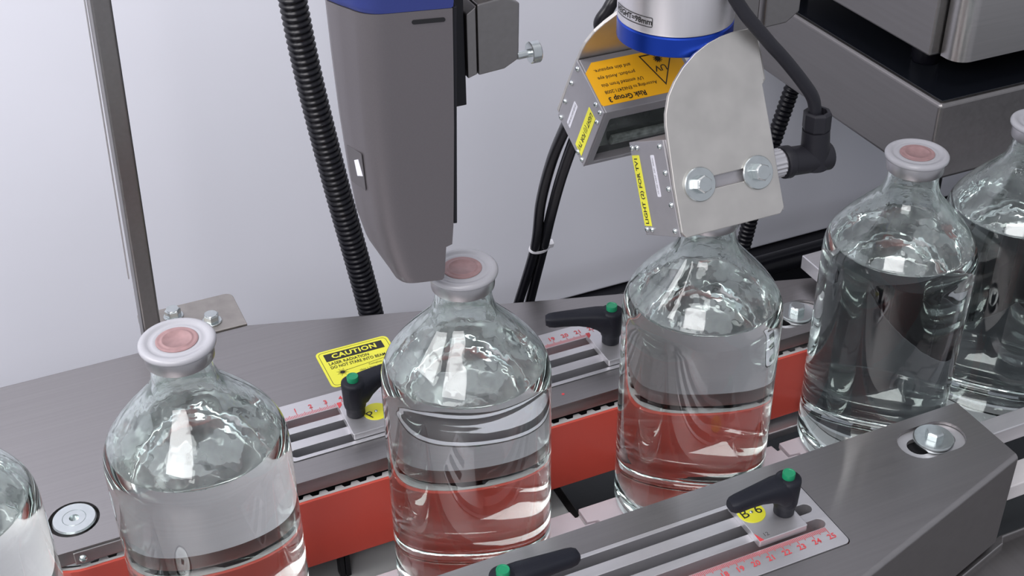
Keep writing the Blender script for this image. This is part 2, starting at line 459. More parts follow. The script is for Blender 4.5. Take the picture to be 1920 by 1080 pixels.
# caution sticker (part of the far cover)
st = decal('caution_sticker', rrect(-0.0430, 0.0080, 0.1293, 0.1700, 0.004), (0, 0, 0.0600), (1, 0, 0), (0, 1, 0), M['yellow_c'], c_back, thick=0.00025, label='yellow laser radiation caution sticker')
zt = 0.06030
def ring_poly(x0, x1, y0, y1, r, t): return prism(rrect(x0, x1, y0, y1, r), 0, 0.00008, [rrect(x0+t, x1-t, y0+t, y1-t, r-t)])
bm = ring_poly(-0.0414, 0.0064, 0.1309, 0.1684, 0.0032, 0.0003); bmesh.ops.translate(bm, verts=bm.verts[:], vec=(0, 0, zt-0.00004)); obj('border_line', bm, M['ink'], st)
decal('black_band', [(-0.0382, 0.1575), (0.0028, 0.1575), (0.0028, 0.1658), (-0.0382, 0.1658)], (0, 0, zt-0.00004), (1, 0, 0), (0, 1, 0), M['ink'], st, thick=0.0001)
text('caution_lettering', 'CAUTION', 0.0066, (-0.0177, 0.1616, zt), (1, 0, 0), (0, 1, 0), M['yellow_c'], st, bold=0.00022, spacing=1.08)
text('warning_lettering', 'LASER RADIATION', 0.0042, (-0.0378, 0.1543, zt), (1, 0, 0), (0, 1, 0), M['ink'], st, align='LEFT', bold=0.00006, sx=0.80)
text('warning_lettering', 'DO NOT STARE INTO BEAM', 0.0042, (-0.0378, 0.1500, zt), (1, 0, 0), (0, 1, 0), M['ink'], st, align='LEFT', bold=0.00006, sx=0.72)
text('small_print', 'Complies with', 0.0024, (-0.0135, 0.1437, zt), (1, 0, 0), (0, 1, 0), M['ink'], st, align='LEFT')
text('small_print', 'class 1 laser product', 0.0024, (-0.0210, 0.1402, zt), (1, 0, 0), (0, 1, 0), M['ink'], st, align='LEFT')
bm = bmesh.new()
cx, cy = -0.0318, 0.1430
for i in range(16):
    a = 2*math.pi*i/16; L = 0.0042 if i % 2 else 0.0030
    d = Vector((math.cos(a), math.sin(a), 0)); p = Vector((-d.y, d.x, 0))*0.0002
    c0 = Vector((cx, cy, zt+0.0001))
    bm.faces.new([bm.verts.new(c0+d*0.001+p), bm.verts.new(c0+d*0.001-p), bm.verts.new(c0+d*L-p*0.4), bm.verts.new(c0+d*L+p*0.4)])
bm.faces.new([bm.verts.new((cx+x, cy+y, zt+0.0001)) for x, y in circle(0, 0, 0.0014, 14)])
bm.faces.new([bm.verts.new(q) for q in ((cx+0.003, cy+0.0009, zt+0.0001), (0.004, cy+0.0041, zt+0.0001), (0.004, cy+0.0044, zt+0.0001), (cx+0.003, cy+0.0012, zt+0.0001))])
obj('starburst_symbol', bm, M['ink'], st)

# ------------------------------------------------------------------ clamp levers on slide blocks
def lever_mesh(r, pos, ang, ln=1.0):
    z0 = 0.0652
    base = Vector((pos[0], pos[1], z0))
    rot = Matrix.Rotation(ang, 4, 'Z'); T = Matrix.Translation(base) @ rot @ Matrix.Scale(0.87, 4, (0, 0, 1))
    # hub
    hub = lathe([(0, 0), (0.0054, 0), (0.0059, 0.0006), (0.0060, 0.0060), (0.0067, 0.0075), (0.0071, 0.0100), (0.0076, 0.0270), (0.0074, 0.0290), (0.0060, 0.0302), (0, 0.0302)], 28)
    # arm loft
    secs = [(0.0, 0.0085, 0.0298, 0.0068), (0.006, 0.0105, 0.0304, 0.0070), (0.010, 0.0150, 0.0304, 0.0066), (0.015, 0.0180, 0.0300, 0.0060), (0.022, 0.0198, 0.0293, 0.0055),
            (0.031, 0.0198, 0.0284, 0.0050), (0.038, 0.0192, 0.0276, 0.0048), (0.0415, 0.0194, 0.0271, 0.0043), (0.0438, 0.0205, 0.0262, 0.0030)]
    n = 16; rings = []
    for x, za, zb, hw in secs:
        x *= ln; hw *= 1.08; za -= 0.0008*min(1, x/0.02)
        ring = []
        for k in range(n):
            a = 2*math.pi*k/n; c, s_ = math.cos(a), math.sin(a); e = 0.55
            ring.append(hub.verts.new((x, hw*math.copysign(abs(c)**e, c), (za+zb)/2+(zb-za)/2*math.copysign(abs(s_)**e, s_))))
        rings.append(ring)
    for a, b in zip(rings, rings[1:]):
        for k in range(n): hub.faces.new((a[k], b[k], b[(k+1) % n], a[(k+1) % n]))
    hub.faces.new(rings[0][::-1]); hub.faces.new(rings[-1])
    xf(hub, T)
    obj('handle', hub, M['black_lever'], r, smooth=True, sharp=50, bevel=0)
    bt = lathe([(0, 0.0295), (0.0036, 0.0295), (0.0037, 0.0335), (0.0035, 0.0342), (0.0029, 0.0342), (0.0027, 0.0339), (0, 0.0339)], 24)
    xf(bt, T); obj('release_button', bt, M['green'], r, smooth=True, sharp=30, label='green release button')

def clamp(s, ax, bx0, bx1, ang, label, tagx, tagtxt, trot, px=None, num=None, ln=1.0):
    y0 = s*0.0928
    r = root('clamp_lever', (ax, y0, 0.0606), label, 'clamp lever', 'clamp levers on the scale plates')
    ya, yb = sorted((s*0.0738, s*0.1075))
    obj('slide_block', prism(rrect(bx0, bx1, ya, yb, 0.0008, 2), 0.0606, 0.0652), M['alu'], r, bevel=0.0003, label='flat aluminium slide block')
    lever_mesh(r, (ax, y0), ang, ln)
    zz = 0.0652
    if tagtxt:
        ty = s*(0.0893 if s > 0 else 0.0858)
        d = decal('tag_disc', circle(tagx, ty, 0.0082), (0, 0, zz), (1, 0, 0), (0, 1, 0), M['yellow'], r, thick=0.0003, label='round yellow tag')
        dr = Vector((math.cos(trot), math.sin(trot), 0)); du = Vector((-dr.y, dr.x, 0))
        c0 = Vector((tagx, ty, zz+0.0003))
        a, b = tagtxt
        text('tag_letter', a, 0.0095, c0-dr*0.0045, dr, du, M['ink'], d)
        if b: text('tag_letter', b, 0.0095, c0+dr*0.0045, dr, du, M['ink'], d)
        screw('rivet', c0, (0, 0, 1), 0.0011, M['zinc'], d)
    if px is not None:
        # red pointer wedge at the scale edge
        yy = s*0.1076
        decal('pointer_mark', [(px, yy), (px, yy-0.0058), (px+0.0026, yy-0.0030), (px+0.0030, yy)] if s > 0 else [(px+0.0001, yy+0.0003), (px+0.0028, yy+0.0003), (px+0.0003, yy+0.0068)], (0, 0, zz), (1, 0, 0), (0, 1, 0), M['red_ink'], r, thick=0.0002, label='red pointer mark')
    if num: text('engraved_number', num, 0.0038, (bx0+0.0062, s*0.1040, zz), (1, 0, 0), (0, 1, 0), M['ink_grey'], r)
    return r
clamp(1, -0.0390, -0.0470, -0.0120, math.radians(14), 'black clamp lever with green button beside the caution sticker', -0.0270, ('P', ''), 0.5, px=-0.0470)
clamp(1, 0.1405, 0.1293, 0.1640, math.radians(160), 'black clamp lever with green button at the 22 mark of the far scale', None, None, 0, px=0.1290)
clamp(-1, 0.1540, 0.1287, 0.1604, math.radians(181), 'black clamp lever with green button over the round yellow tag on the near scale', 0.1368, ('B', '6'), 0.03, px=0.1287, num='12', ln=0.87)
clamp(-1, -0.0200, -0.0520, -0.0132, math.radians(2), 'black clamp lever with green button cut off by the bottom edge of the photo', None, None, 0)

# ------------------------------------------------------------------ slat chain under the bottles
ch = root('slat_chain', (0.05, 0, -0.006), 'white slat chain that the row of bottles rides on', 'conveyor chain')
slat = None
pitch = 0.0381
for i in range(-12, 15):
    x = 0.0805+pitch*i
    if slat is None:
        e = pitch-0.0018
        P = [(0.0045, -0.0180), (e-0.0005, -0.0180), (e-0.0005, -0.0090), (e+0.0065, -0.0085), (e+0.0065, 0.0035), (e-0.0005, 0.0040), (e-0.0005, 0.0120), (e-0.0034, 0.0124), (e-0.0042, 0.0185), (0.0, 0.0185), (0.0, 0.0130),
             (0.0, 0.0055), (0.0075, 0.0045), (0.0075, -0.0095), (0.0045, -0.0100)]
        bm = prism(P, -0.0045, 0.0)
        slat = obj('slat', bm, M['chain'], bevel=0.0005); slat.parent = ch; slat.location = (x-0.05, 0, 0.006)
    else:
        s2 = slat.copy(); S.collection.objects.link(s2); s2.location = (x-0.05, 0, 0.006)
pv = None
for i in range(-12, 15):
    x = 0.0805+pitch*i
    if pv is None:
        bm = lathe([(0, -0.016), (0.0024, -0.016), (0.0024, 0.016), (0, 0.016)], 12)
        xf(bm, Matrix.Rotation(math.pi/2, 4, 'X'))
        pv = obj('hinge_pin', bm, M['deck'], smooth=True); pv.parent = ch; pv.location = (x-0.05+0.0005, 0, 0.0005)
    else:
        s2 = pv.copy(); S.collection.objects.link(s2); s2.location = (x-0.05+0.0005, 0, 0.0005)
tag(obj('chain_track', box(-0.40, 0.62, -0.014, 0.012, -0.018, -0.0085), M['deck'], bevel=0.001), 'grey track carrying the white slat chain', 'track')

# machine bed under the conveyor
tag(obj('machine_deck', box(-0.6, 0.0885, -0.40, 0.21, -0.060, -0.030), M['deck'], bevel=0.0015), 'grey machine deck seen below the left half of the red belt', 'machine deck')
tag(obj('gear_housing', box(0.105, 0.58, -0.10, 0.21, -0.16, -0.075), M['deck_dark'], bevel=0.003), 'dark housing deep below the chain on the right', 'housing')
tag(obj('lower_guide', box(0.18, 0.31, 0.040, 0.062, -0.018, -0.0115), M['alu'], bevel=0.001), 'grey guide strip below the red belt towards the right', 'guide strip')
tag(obj('deck_end_bar', box(0.0890, 0.0945, -0.05, 0.20, -0.062, -0.031), M['steel_dark'], bevel=0.001), 'dark bar along the end of the grey machine deck', 'bar')
r = root('belt_stanchion', (-0.066, 0.058, -0.03), 'black stanchion holding the belt above the grey deck', 'stanchion')
obj('post', box(-0.0700, -0.0667, 0.053, 0.060, -0.030, -0.004), M['black_metal'], r, bevel=0.0004)
obj('post', box(-0.0662, -0.0630, 0.053, 0.060, -0.030, -0.004), M['black_metal'], r, bevel=0.0004)

# ------------------------------------------------------------------ bottles
H = 0.219
OUT = [(0.0440, 0.0), (0.0458, 0.0012), (0.0467, 0.0040), (0.0468, 0.010), (0.0468, 0.1300), (0.0468, 0.1430), (0.0467, 0.1490), (0.0459, 0.1550), (0.0432, 0.1615),
       (0.0388, 0.1680), (0.0335, 0.1743), (0.0280, 0.1803), (0.0228, 0.1860), (0.0185, 0.1913), (0.0163, 0.1965), (0.0152, 0.2010), (0.0150, 0.2045), (0.0150, 0.2075)]
def resamp(P, k):
    q = catmull([(a, 0, b) for a, b in P], k); return [(v.x, v.z) for v in q]
INN = [(0.0, 0.0075), (0.0250, 0.0068), (0.0390, 0.0052), (0.0428, 0.0068), (0.0440, 0.0110), (0.0443, 0.0180), (0.0443, 0.1300), (0.0443, 0.1420), (0.0442, 0.1478), (0.0434, 0.1535), (0.0408, 0.1593),
       (0.0367, 0.1655), (0.0316, 0.1716), (0.0262, 0.1776), (0.0210, 0.1833), (0.0165, 0.1890), (0.0138, 0.1955), (0.0125, 0.2005), (0.0115, 0.2060), (0.0115, 0.2075)]
LVL = 0.1580
def split_profile(P, z):
    lo, hi = [], []
    for a, b in zip(P, P[1:]):
        if b[1] <= z: continue
        if a[1] < z < b[1]:
            t = (z-a[1])/(b[1]-a[1]); cut = (a[0]+(b[0]-a[0])*t, z)
            i = P.index(a); lo = P[:i+1]+[cut]; hi = [cut]+P[i+1:]
            return lo, hi
lo, hi = split_profile(INN, LVL)
def glass_mesh():
    bm = bmesh.new(); n = 72
    bottom = [(0, 0.0040), (0.030, 0.0030), (0.040, 0.0008)]
    i4 = 5; prof = bottom+OUT[:i4]+resamp(OUT[i4:], 3)
    lathe(prof, n, bm)
    for f in bm.faces: f.material_index = 0
    bmesh.ops.recalc_face_normals(bm, faces=bm.faces[:])
    # make the outer skin point outward
    f = max(bm.faces, key=lambda q: q.calc_center_median().x)
    if f.normal.x < 0: bmesh.ops.reverse_faces(bm, faces=bm.faces[:])
    k = len(bm.faces)
    t = bmesh.new(); lathe(hi[:1]+resamp(hi, 3)[1:], n, t)
    lathe([hi[-1], OUT[-1]], n, t)
    bmesh.ops.remove_doubles(t, verts=t.verts[:], dist=1e-6)
    for f in t.faces:
        c = f.calc_center_median()
        f.material_index = 1
        rad = Vector((c.x, c.y, 0)).normalized()
        want = -rad if abs(f.normal.z) < 0.99 else Vector((0, 0, 1))
        if f.normal.dot(want) < 0: f.normal_flip()
    me = bpy.data.meshes.new('t'); t.to_mesh(me); t.free(); bm.from_mesh(me); bpy.data.meshes.remove(me)
    return bm
def liquid_mesh():
    bm = bmesh.new(); n = 72
    lathe(lo, n, bm)
    for f in bm.faces:
        c = f.calc_center_median(); rad = Vector((c.x, c.y, 0))
        f.material_index = 0
        # glass-side interface: faces look INTO the liquid (ior = glass over water)
        want = (Vector((0, 0, 0.07))-c)
        if f.normal.dot(want) < 0: f.normal_flip()
    t = bmesh.new()
    R = lo[-1][0]
    lathe([(0, LVL-0.0010), (R*0.90, LVL-0.0010), (R*0.96, LVL-0.0006), (R, LVL)], n, t)
    for f in t.faces:
        f.material_index = 1
        if f.normal.z < 0: f.normal_flip()
    me = bpy.data.meshes.new('t'); t.to_mesh(me); t.free(); bm.from_mesh(me); bpy.data.meshes.remove(me)
    return bm

def bottle_proto():
    r = root('glass_bottle', (0, 0, 0.0003))
    OFF[r.name] = Vector((0, 0, 0))
    g = obj('glass_body', glass_mesh(), [M['glass_out'], M['glass_in']], r, smooth=True, recalc=False, sharp=60)
    l = obj('liquid', liquid_mesh(), [M['liq_side'], M['liq_top']], r, smooth=True, recalc=False, sharp=60, label='clear liquid')
    cr = lathe([(0.0112, 0.2076), (0.0160, 0.2076), (0.0167, 0.2082), (0.0168, 0.2090), (0.0168, 0.2150), (0.0163, 0.2158), (0.0112, 0.2158)], 48)
    obj('crimp_ring', cr, M['crimp'], r, smooth=True, sharp=40, label='silver aluminium crimp ring')
    ca = lathe([(0.0, 0.2156), (0.0172, 0.2156), (0.0185, 0.2160), (0.0187, 0.2168), (0.0187, 0.2176), (0.0183, 0.2184), (0.0174, 0.2190), (0.0150, 0.2190), (0.0143, 0.2183), (0.0122, 0.2183), (0.0114, 0.2187), (0.0106, 0.2183), (0, 0.2183)], 56)
    obj('flip_cap', ca, M['cap_white'], r, smooth=True, sharp=60, label='translucent white flip-off cap')
    sp = lathe([(0, 0.2180), (0.0102, 0.2180), (0.0102, 0.21865), (0.0095, 0.2190), (0.0088, 0.21880), (0.0078, 0.2188), (0.0075, 0.2191), (0.0068, 0.2191), (0.0065, 0.2188), (0, 0.2188)], 40)
    obj('stopper', sp, M['stopper'], r, smooth=True, sharp=60, label='pink rubber stopper')
    return r
proto = bottle_proto()
kids = list(proto.children)
BX = [(-0.2728, 'glass bottle cut off by the left edge, only its right shoulder in view'),
      (-0.1482, 'glass bottle second from left, its pink-centred cap in front of the steel post'),
      (0.0, 'glass bottle right under the grey laser scanner, beside the yellow caution sticker'),
      (0.1494, 'glass bottle under the UV lamp bracket, its cap hidden'),
      (0.2908, 'glass bottle with fully visible cap in front of the steel box corner'),
      (0.3858, 'glass bottle cut off by the right edge, behind its neighbour')]
for i, (x, lab) in enumerate(BX):
    if i == 0: b = proto
    else:
        b = proto.copy(); S.collection.objects.link(b)
        for k in kids:
            c = k.copy(); S.collection.objects.link(c); c.parent = b
    b.location = (x, 0, 0.0003)
    b.rotation_euler = (0, 0, i*1.3)
    b['label'] = lab; b['category'] = 'bottle'; b['group'] = 'sealed glass bottles on the conveyor'

# ------------------------------------------------------------------ steel post on its foot plate
r = root('steel_post', (-0.137, 0.243, 0.06), 'square grey steel post standing behind the left bottle', 'post')
def leaning(x0, x1, y0, y1, z0, z1, dx, dy):
    bm = box(x0, x1, y0, y1, z0, z1)
    for v in bm.verts:
        t = (v.co.z-z0)/(z1-z0); v.co.x += dx*t; v.co.y += dy*t
    return bm
obj('post_tube', leaning(-0.1440, -0.1318, 0.2345, 0.2545, 0.045, 0.47, 0.0148, 0.0), M['steel_dark'], r, bevel=0.0016, seg=3)
obj('post_seam', leaning(-0.1447, -0.1437, 0.2515, 0.2535, 0.10, 0.47, 0.0148, 0.0), M['alu'], r)
fp = obj('foot_plate', prism([(-0.1425, 0.2250), (-0.0748, 0.2243)]+[(x, y) for x, y in rrect(-0.1425, -0.0752, 0.2250, 0.2672, 0.006)[:6]]+[(-0.1425, 0.2672)], 0.053, 0.0598), M['foot_steel'], r, bevel=0.0005, label='warm grey foot plate')
hexbolt('foot_bolt', 0.0098, 0.0052, (-0.1195, 0.2545, 0.0598), (0, 0, 1), M['zinc'], r, rot=0.2, washer=(0.0070, 0.0012))
hexbolt('foot_bolt', 0.0098, 0.0052, (-0.0965, 0.2370, 0.0598), (0, 0, 1), M['zinc'], r, rot=0.5, washer=(0.0070, 0.0012))

# ------------------------------------------------------------------ corrugated hoses and cables
def hose(name, pts, R, pitch_, label):
    P = resample(catmull(pts, 10), pitch_/6)
    fn = lambda s: R*(0.935+0.065*math.cos(2*math.pi*s/pitch_))
    o = obj(name, tube(P, fn, 20), M['black'], smooth=True, sharp=70)
    return tag(o, label, 'hose', 'black corrugated hoses')
hose('corrugated_hose', [(-0.0140, 0.26, 0.36), (-0.0100, 0.26, 0.29), (-0.0088, 0.26, 0.2721), (-0.0034, 0.26, 0.2149), (0.0080, 0.26, 0.1304), (0.0250, 0.26, 0.0168), (0.033, 0.26, -0.08), (0.033, 0.26, -0.42)], 0.0096, 0.0043,
     'black corrugated hose hanging left of the grey scanner')
hose('corrugated_hose', [(0.5310, 0.42, 0.13), (0.5176, 0.42, 0.0522), (0.5095, 0.42, 0.0284), (0.4915, 0.42, -0.0406), (0.4752, 0.42, -0.1235), (0.466, 0.42, -0.20), (0.46, 0.42, -0.41)], 0.0082, 0.0048,
     'black corrugated hose behind the lamp bracket near the steel box')
tag(obj('black_pipe', tube([(-0.4, 0.44, -0.185), (0.95, 0.44, -0.185)], 0.012, 20), M['black'], smooth=True), 'black pipe along the foot of the back panel', 'pipe')

# ------------------------------------------------------------------ grey scanner head above the second gap
A = Vector((-0.0188, -0.0238, 0.0)); ea = Vector((0.9766, -0.215, 0)).normalized(); eb = Vector((0.215, 0.9766, 0)).normalized()
r = root('laser_scanner', (-0.02, 0.0, 0.235), 'grey laser scanner head with blue top hanging left of the UV lamps', 'scanner')
def scan_section(z, sil, cor, right, depth=0.046):
    b1 = 0.021
    P = [(right, 0.0), (cor+0.0105, 0.0)]
    # big soft front-left corner
    d = (sil-cor)
    for k in range(9):
        t = k/8
        a = Vector((cor+0.008, 0)); m_ = Vector((cor-0.0012, 0.0)); e = Vector((cor+d*0.42, b1*0.42))
        q = a*(1-t)**2+m_*2*t*(1-t)+e*t*t; P.append((q.x, q.y))
    P += [(cor+d*0.68, b1*0.66), (sil, b1), (sil-0.0005, b1+0.006), (sil+0.001, depth-0.004), (sil+0.005, depth), (right-0.002, depth), (right, depth-0.002)]
    return [A+ea*x+eb*y+Vector((0, 0, z)) for x, y in P]
ST = [(0.2312, -0.0245, -0.0212, -0.0012, 0.030), (0.2322, -0.0262, -0.0222, -0.0002, 0.034), (0.236, -0.0288, -0.0236, 0.0004, 0.040), (0.246, -0.0338, -0.0256, 0.0012, 0.044), (0.2500, -0.0352, -0.0262, 0.0016, 0.045), (0.2512, -0.0355, -0.0264, 0.0046, 0.046),
      (0.262, -0.0380, -0.0280, 0.0056, 0.046), (0.285, -0.0402, -0.0292, 0.0066, 0.046), (0.315, -0.0420, -0.0296, 0.0078, 0.046), (0.345, -0.0430, -0.0292, 0.0086, 0.046), (0.372, -0.0435, -0.0284, 0.0092, 0.046)]
def loft(secs):
    bm = bmesh.new(); R = [[bm.verts.new(p) for p in s] for s in secs]
    for a, b in zip(R, R[1:]):
        for i in range(len(a)): bm.faces.new((a[i], a[(i+1) % len(a)], b[(i+1) % len(a)], b[i]))
    bm.faces.new(R[0][::-1]); bm.faces.new(R[-1]); return bm
sec = []
for p in ST: sec.append(scan_section(*p))
obj('housing', loft(sec), M['coder_grey'], r, smooth=True, sharp=45)
cap = [scan_section(z, -0.0435-d, -0.0284-d, 0.0092+d) for z, d in ((0.3722, -0.0006), (0.3728, 0.0003), (0.375, 0.0006), (0.42, 0.0006), (0.47, 0.0004))]
obj('blue_hood', loft(cap), M['coder_blue'], r, smooth=True, sharp=45, label='dark blue top hood')
bm = prism(stadium(-0.0090, 0.0058, 0.3672, 0.0010), -0.0004, 0.0003); xf(bm, frame(A, ea, Vector((0, 0, 1)), -eb)); obj('vent_slot', bm, M['rubber_hole'], r)
# lid flange on the right edge
bm = bmesh.new(); prism([(0.0, 0.0), (0.0018, 0.0), (0.0018, 0.030), (0.0, 0.030)], 0.262, 0.372, (), bm)
for v in bm.verts:
    t = (v.co.z-0.262)/(0.11); v.co = A+ea*(v.co.x+0.0058+0.0036*t)+eb*(v.co.y+0.0012)+Vector((0, 0, v.co.z))
obj('lid_flange', bm, M['black_metal'], r, bevel=0.0003)
# small label on the slanted side
def side_pt(z, t):
    # point on the left flank, t = 0 front .. 1 back
    import bisect
    for a, b in zip(ST, ST[1:]):
        if a[0] <= z <= b[0]:
            k = (z-a[0])/(b[0]-a[0]); sil = a[1]+(b[1]-a[1])*k; cor = a[2]+(b[2]-a[2])*k
    d = sil-cor
    return A+ea*(cor+d*(0.35+0.65*t))+eb*(0.021*(0.33+0.67*t))+Vector((0, 0, z))
p00, p10, p01 = side_pt(0.281, 0.15), side_pt(0.281, 0.95), side_pt(0.305, 0.15)
rt = (p00-p10).normalized(); upv = (p01-p00); nn = rt.cross(upv).normalized(); upv = nn.cross(rt)
L = (p00-p10).length
lab = decal('side_label', rrect(0, L, 0, 0.020, 0.0008), p10+nn*0.0003, rt, upv, M['ink_grey'], r, thick=0.0003, label='small dark square label')
bm = prism([(L*0.55, 0.006), (L*0.95, 0.008), (L*0.75, 0.016), (L*0.45, 0.014)], 0, 0.0002); xf(bm, frame(p10+nn*0.0007, rt, upv, nn)); obj('label_mark', bm, M['white_label'], lab)
# mounting
r = root('scanner_mount', (0.01, 0.02, 0.34), 'black mounting strip and grey steel block right of the grey scanner', 'mount')
obj('mounting_strip', box(0.0006, 0.0080, 0.006, 0.052, 0.3075, 0.46), M['black_metal'], r, bevel=0.0004, label='black mounting strip')
bm = prism([(0.0084, 0.3220), (0.0134, 0.3235), (0.0135, 0.3580), (0.0084, 0.3545)], -0.050, -0.004); xf(bm, Matrix.Rotation(math.pi/2, 4, 'X'))
obj('clamp_flange', bm, M['steel_dark'], r, bevel=0.0006)
bm = prism([(0.0136, 0.3232), (0.0270, 0.3240), (0.0345, 0.3278), (0.0352, 0.3560), (0.0280, 0.3600), (0.0136, 0.3588)], -0.052, -0.003); xf(bm, Matrix.Rotation(math.pi/2, 4, 'X'))
obj('clamp_block', bm, M['steel_dark'], r, bevel=0.0006)
obj('clamp_rod', tube([(0.024, 0.028, 0.36), (0.024, 0.028, 0.48)], 0.009, 20), M['steel_dark'], r, smooth=True)
bm = tube([(0.034, 0.004, 0.3290), (0.041, 0.004, 0.3292)], 0.0020, 14)
sc = obj('clamp_screw', bm, M['zinc'], r, smooth=True, label='zinc plated screw')
bm = lathe([(0, 0), (0.0050, 0), (0.0054, 0.0004), (0.0054, 0.0046), (0.0050, 0.0050), (0.0030, 0.0050), (0.0028, 0.0025), (0, 0.0025)], 20); xf(bm, frame((0.0405, 0.004, 0.3293), (0, 1, 0), (0, 0, 1), (1, 0, 0)))
obj('screw_head', bm, M['zinc'], sc, smooth=True, sharp=30)

# ------------------------------------------------------------------ inspection camera (lens tube) over the third bottle
cx = 0.1188
r = root('inspection_camera', (cx, 0, 0.324), 'silver camera lens tube with blue ring hanging between the two UV lamps', 'camera')
obj('lens_barrel', lathe([(0, 0.3362), (0.0282, 0.3362), (0.0290, 0.3366), (0.0292, 0.3375), (0.0292, 0.43), (0, 0.43)], 72, c=(cx, 0, 0)), M['alu_satin'], r, smooth=True, sharp=30)
obj('blue_ring', lathe([(0.024, 0.3258), (0.0284, 0.3258), (0.0291, 0.3264), (0.0291, 0.3352), (0.0284, 0.3360), (0.024, 0.3360)], 72, c=(cx, 0, 0)), M['blue_anod'], r, smooth=True, sharp=30, label='blue anodised front ring')
obj('front_lens', lathe([(0, 0.3280), (0.012, 0.3275), (0.0242, 0.3280), (0.0242, 0.333), (0, 0.333)], 48, c=(cx, 0, 0)), M['black_gloss'], r, smooth=True)
Rl = 0.02935
def bender(a0, zc):
    def f(bm):
        for v in bm.verts:
            a = a0+v.co.x/Rl; rr = Rl+v.co.z
            v.co = Vector((cx+rr*math.sin(a), -rr*math.cos(a), zc+v.co.y))
    return f
a0 = math.radians(-24-55)
bm = ring_poly(-0.0135, 0.0135, -0.0025, 0.0025, 0.0008, 0.0003)
bmesh.ops.subdivide_edges(bm, edges=[e for e in bm.edges if e.calc_length() > 0.004], cuts=12)
bender(a0, 0.3428)(bm); obj('label_frame', bm, M['ink'], r)
text('height_lettering', 'HEIGHT=98mm', 0.0040, None, None, None, M['ink'], r, bend=bender(a0, 0.3428), bold=0.00008)
# holder arm behind/right
r = root('camera_holder', (0.185, 0.03, 0.33), 'grey steel holder plates right of the silver lens tube', 'holder')
obj('holder_plate', box(0.150, 0.190, 0.0300, 0.0360, 0.3040, 0.43), M['steel_dark'], r, bevel=0.001)
bm = prism([(0.1925, 0.3045), (0.2070, 0.3050), (0.2150, 0.3105), (0.2150, 0.43), (0.1925, 0.43)], -0.075, -0.0280); xf(bm, Matrix.Rotation(math.pi/2, 4, 'X'))
obj('holder_block', bm, M['steel_dark'], r, bevel=0.001)
screw('holder_screw', (0.1658, 0.0300, 0.3205), (0, -1, 0), 0.0032, M['zinc'], r)

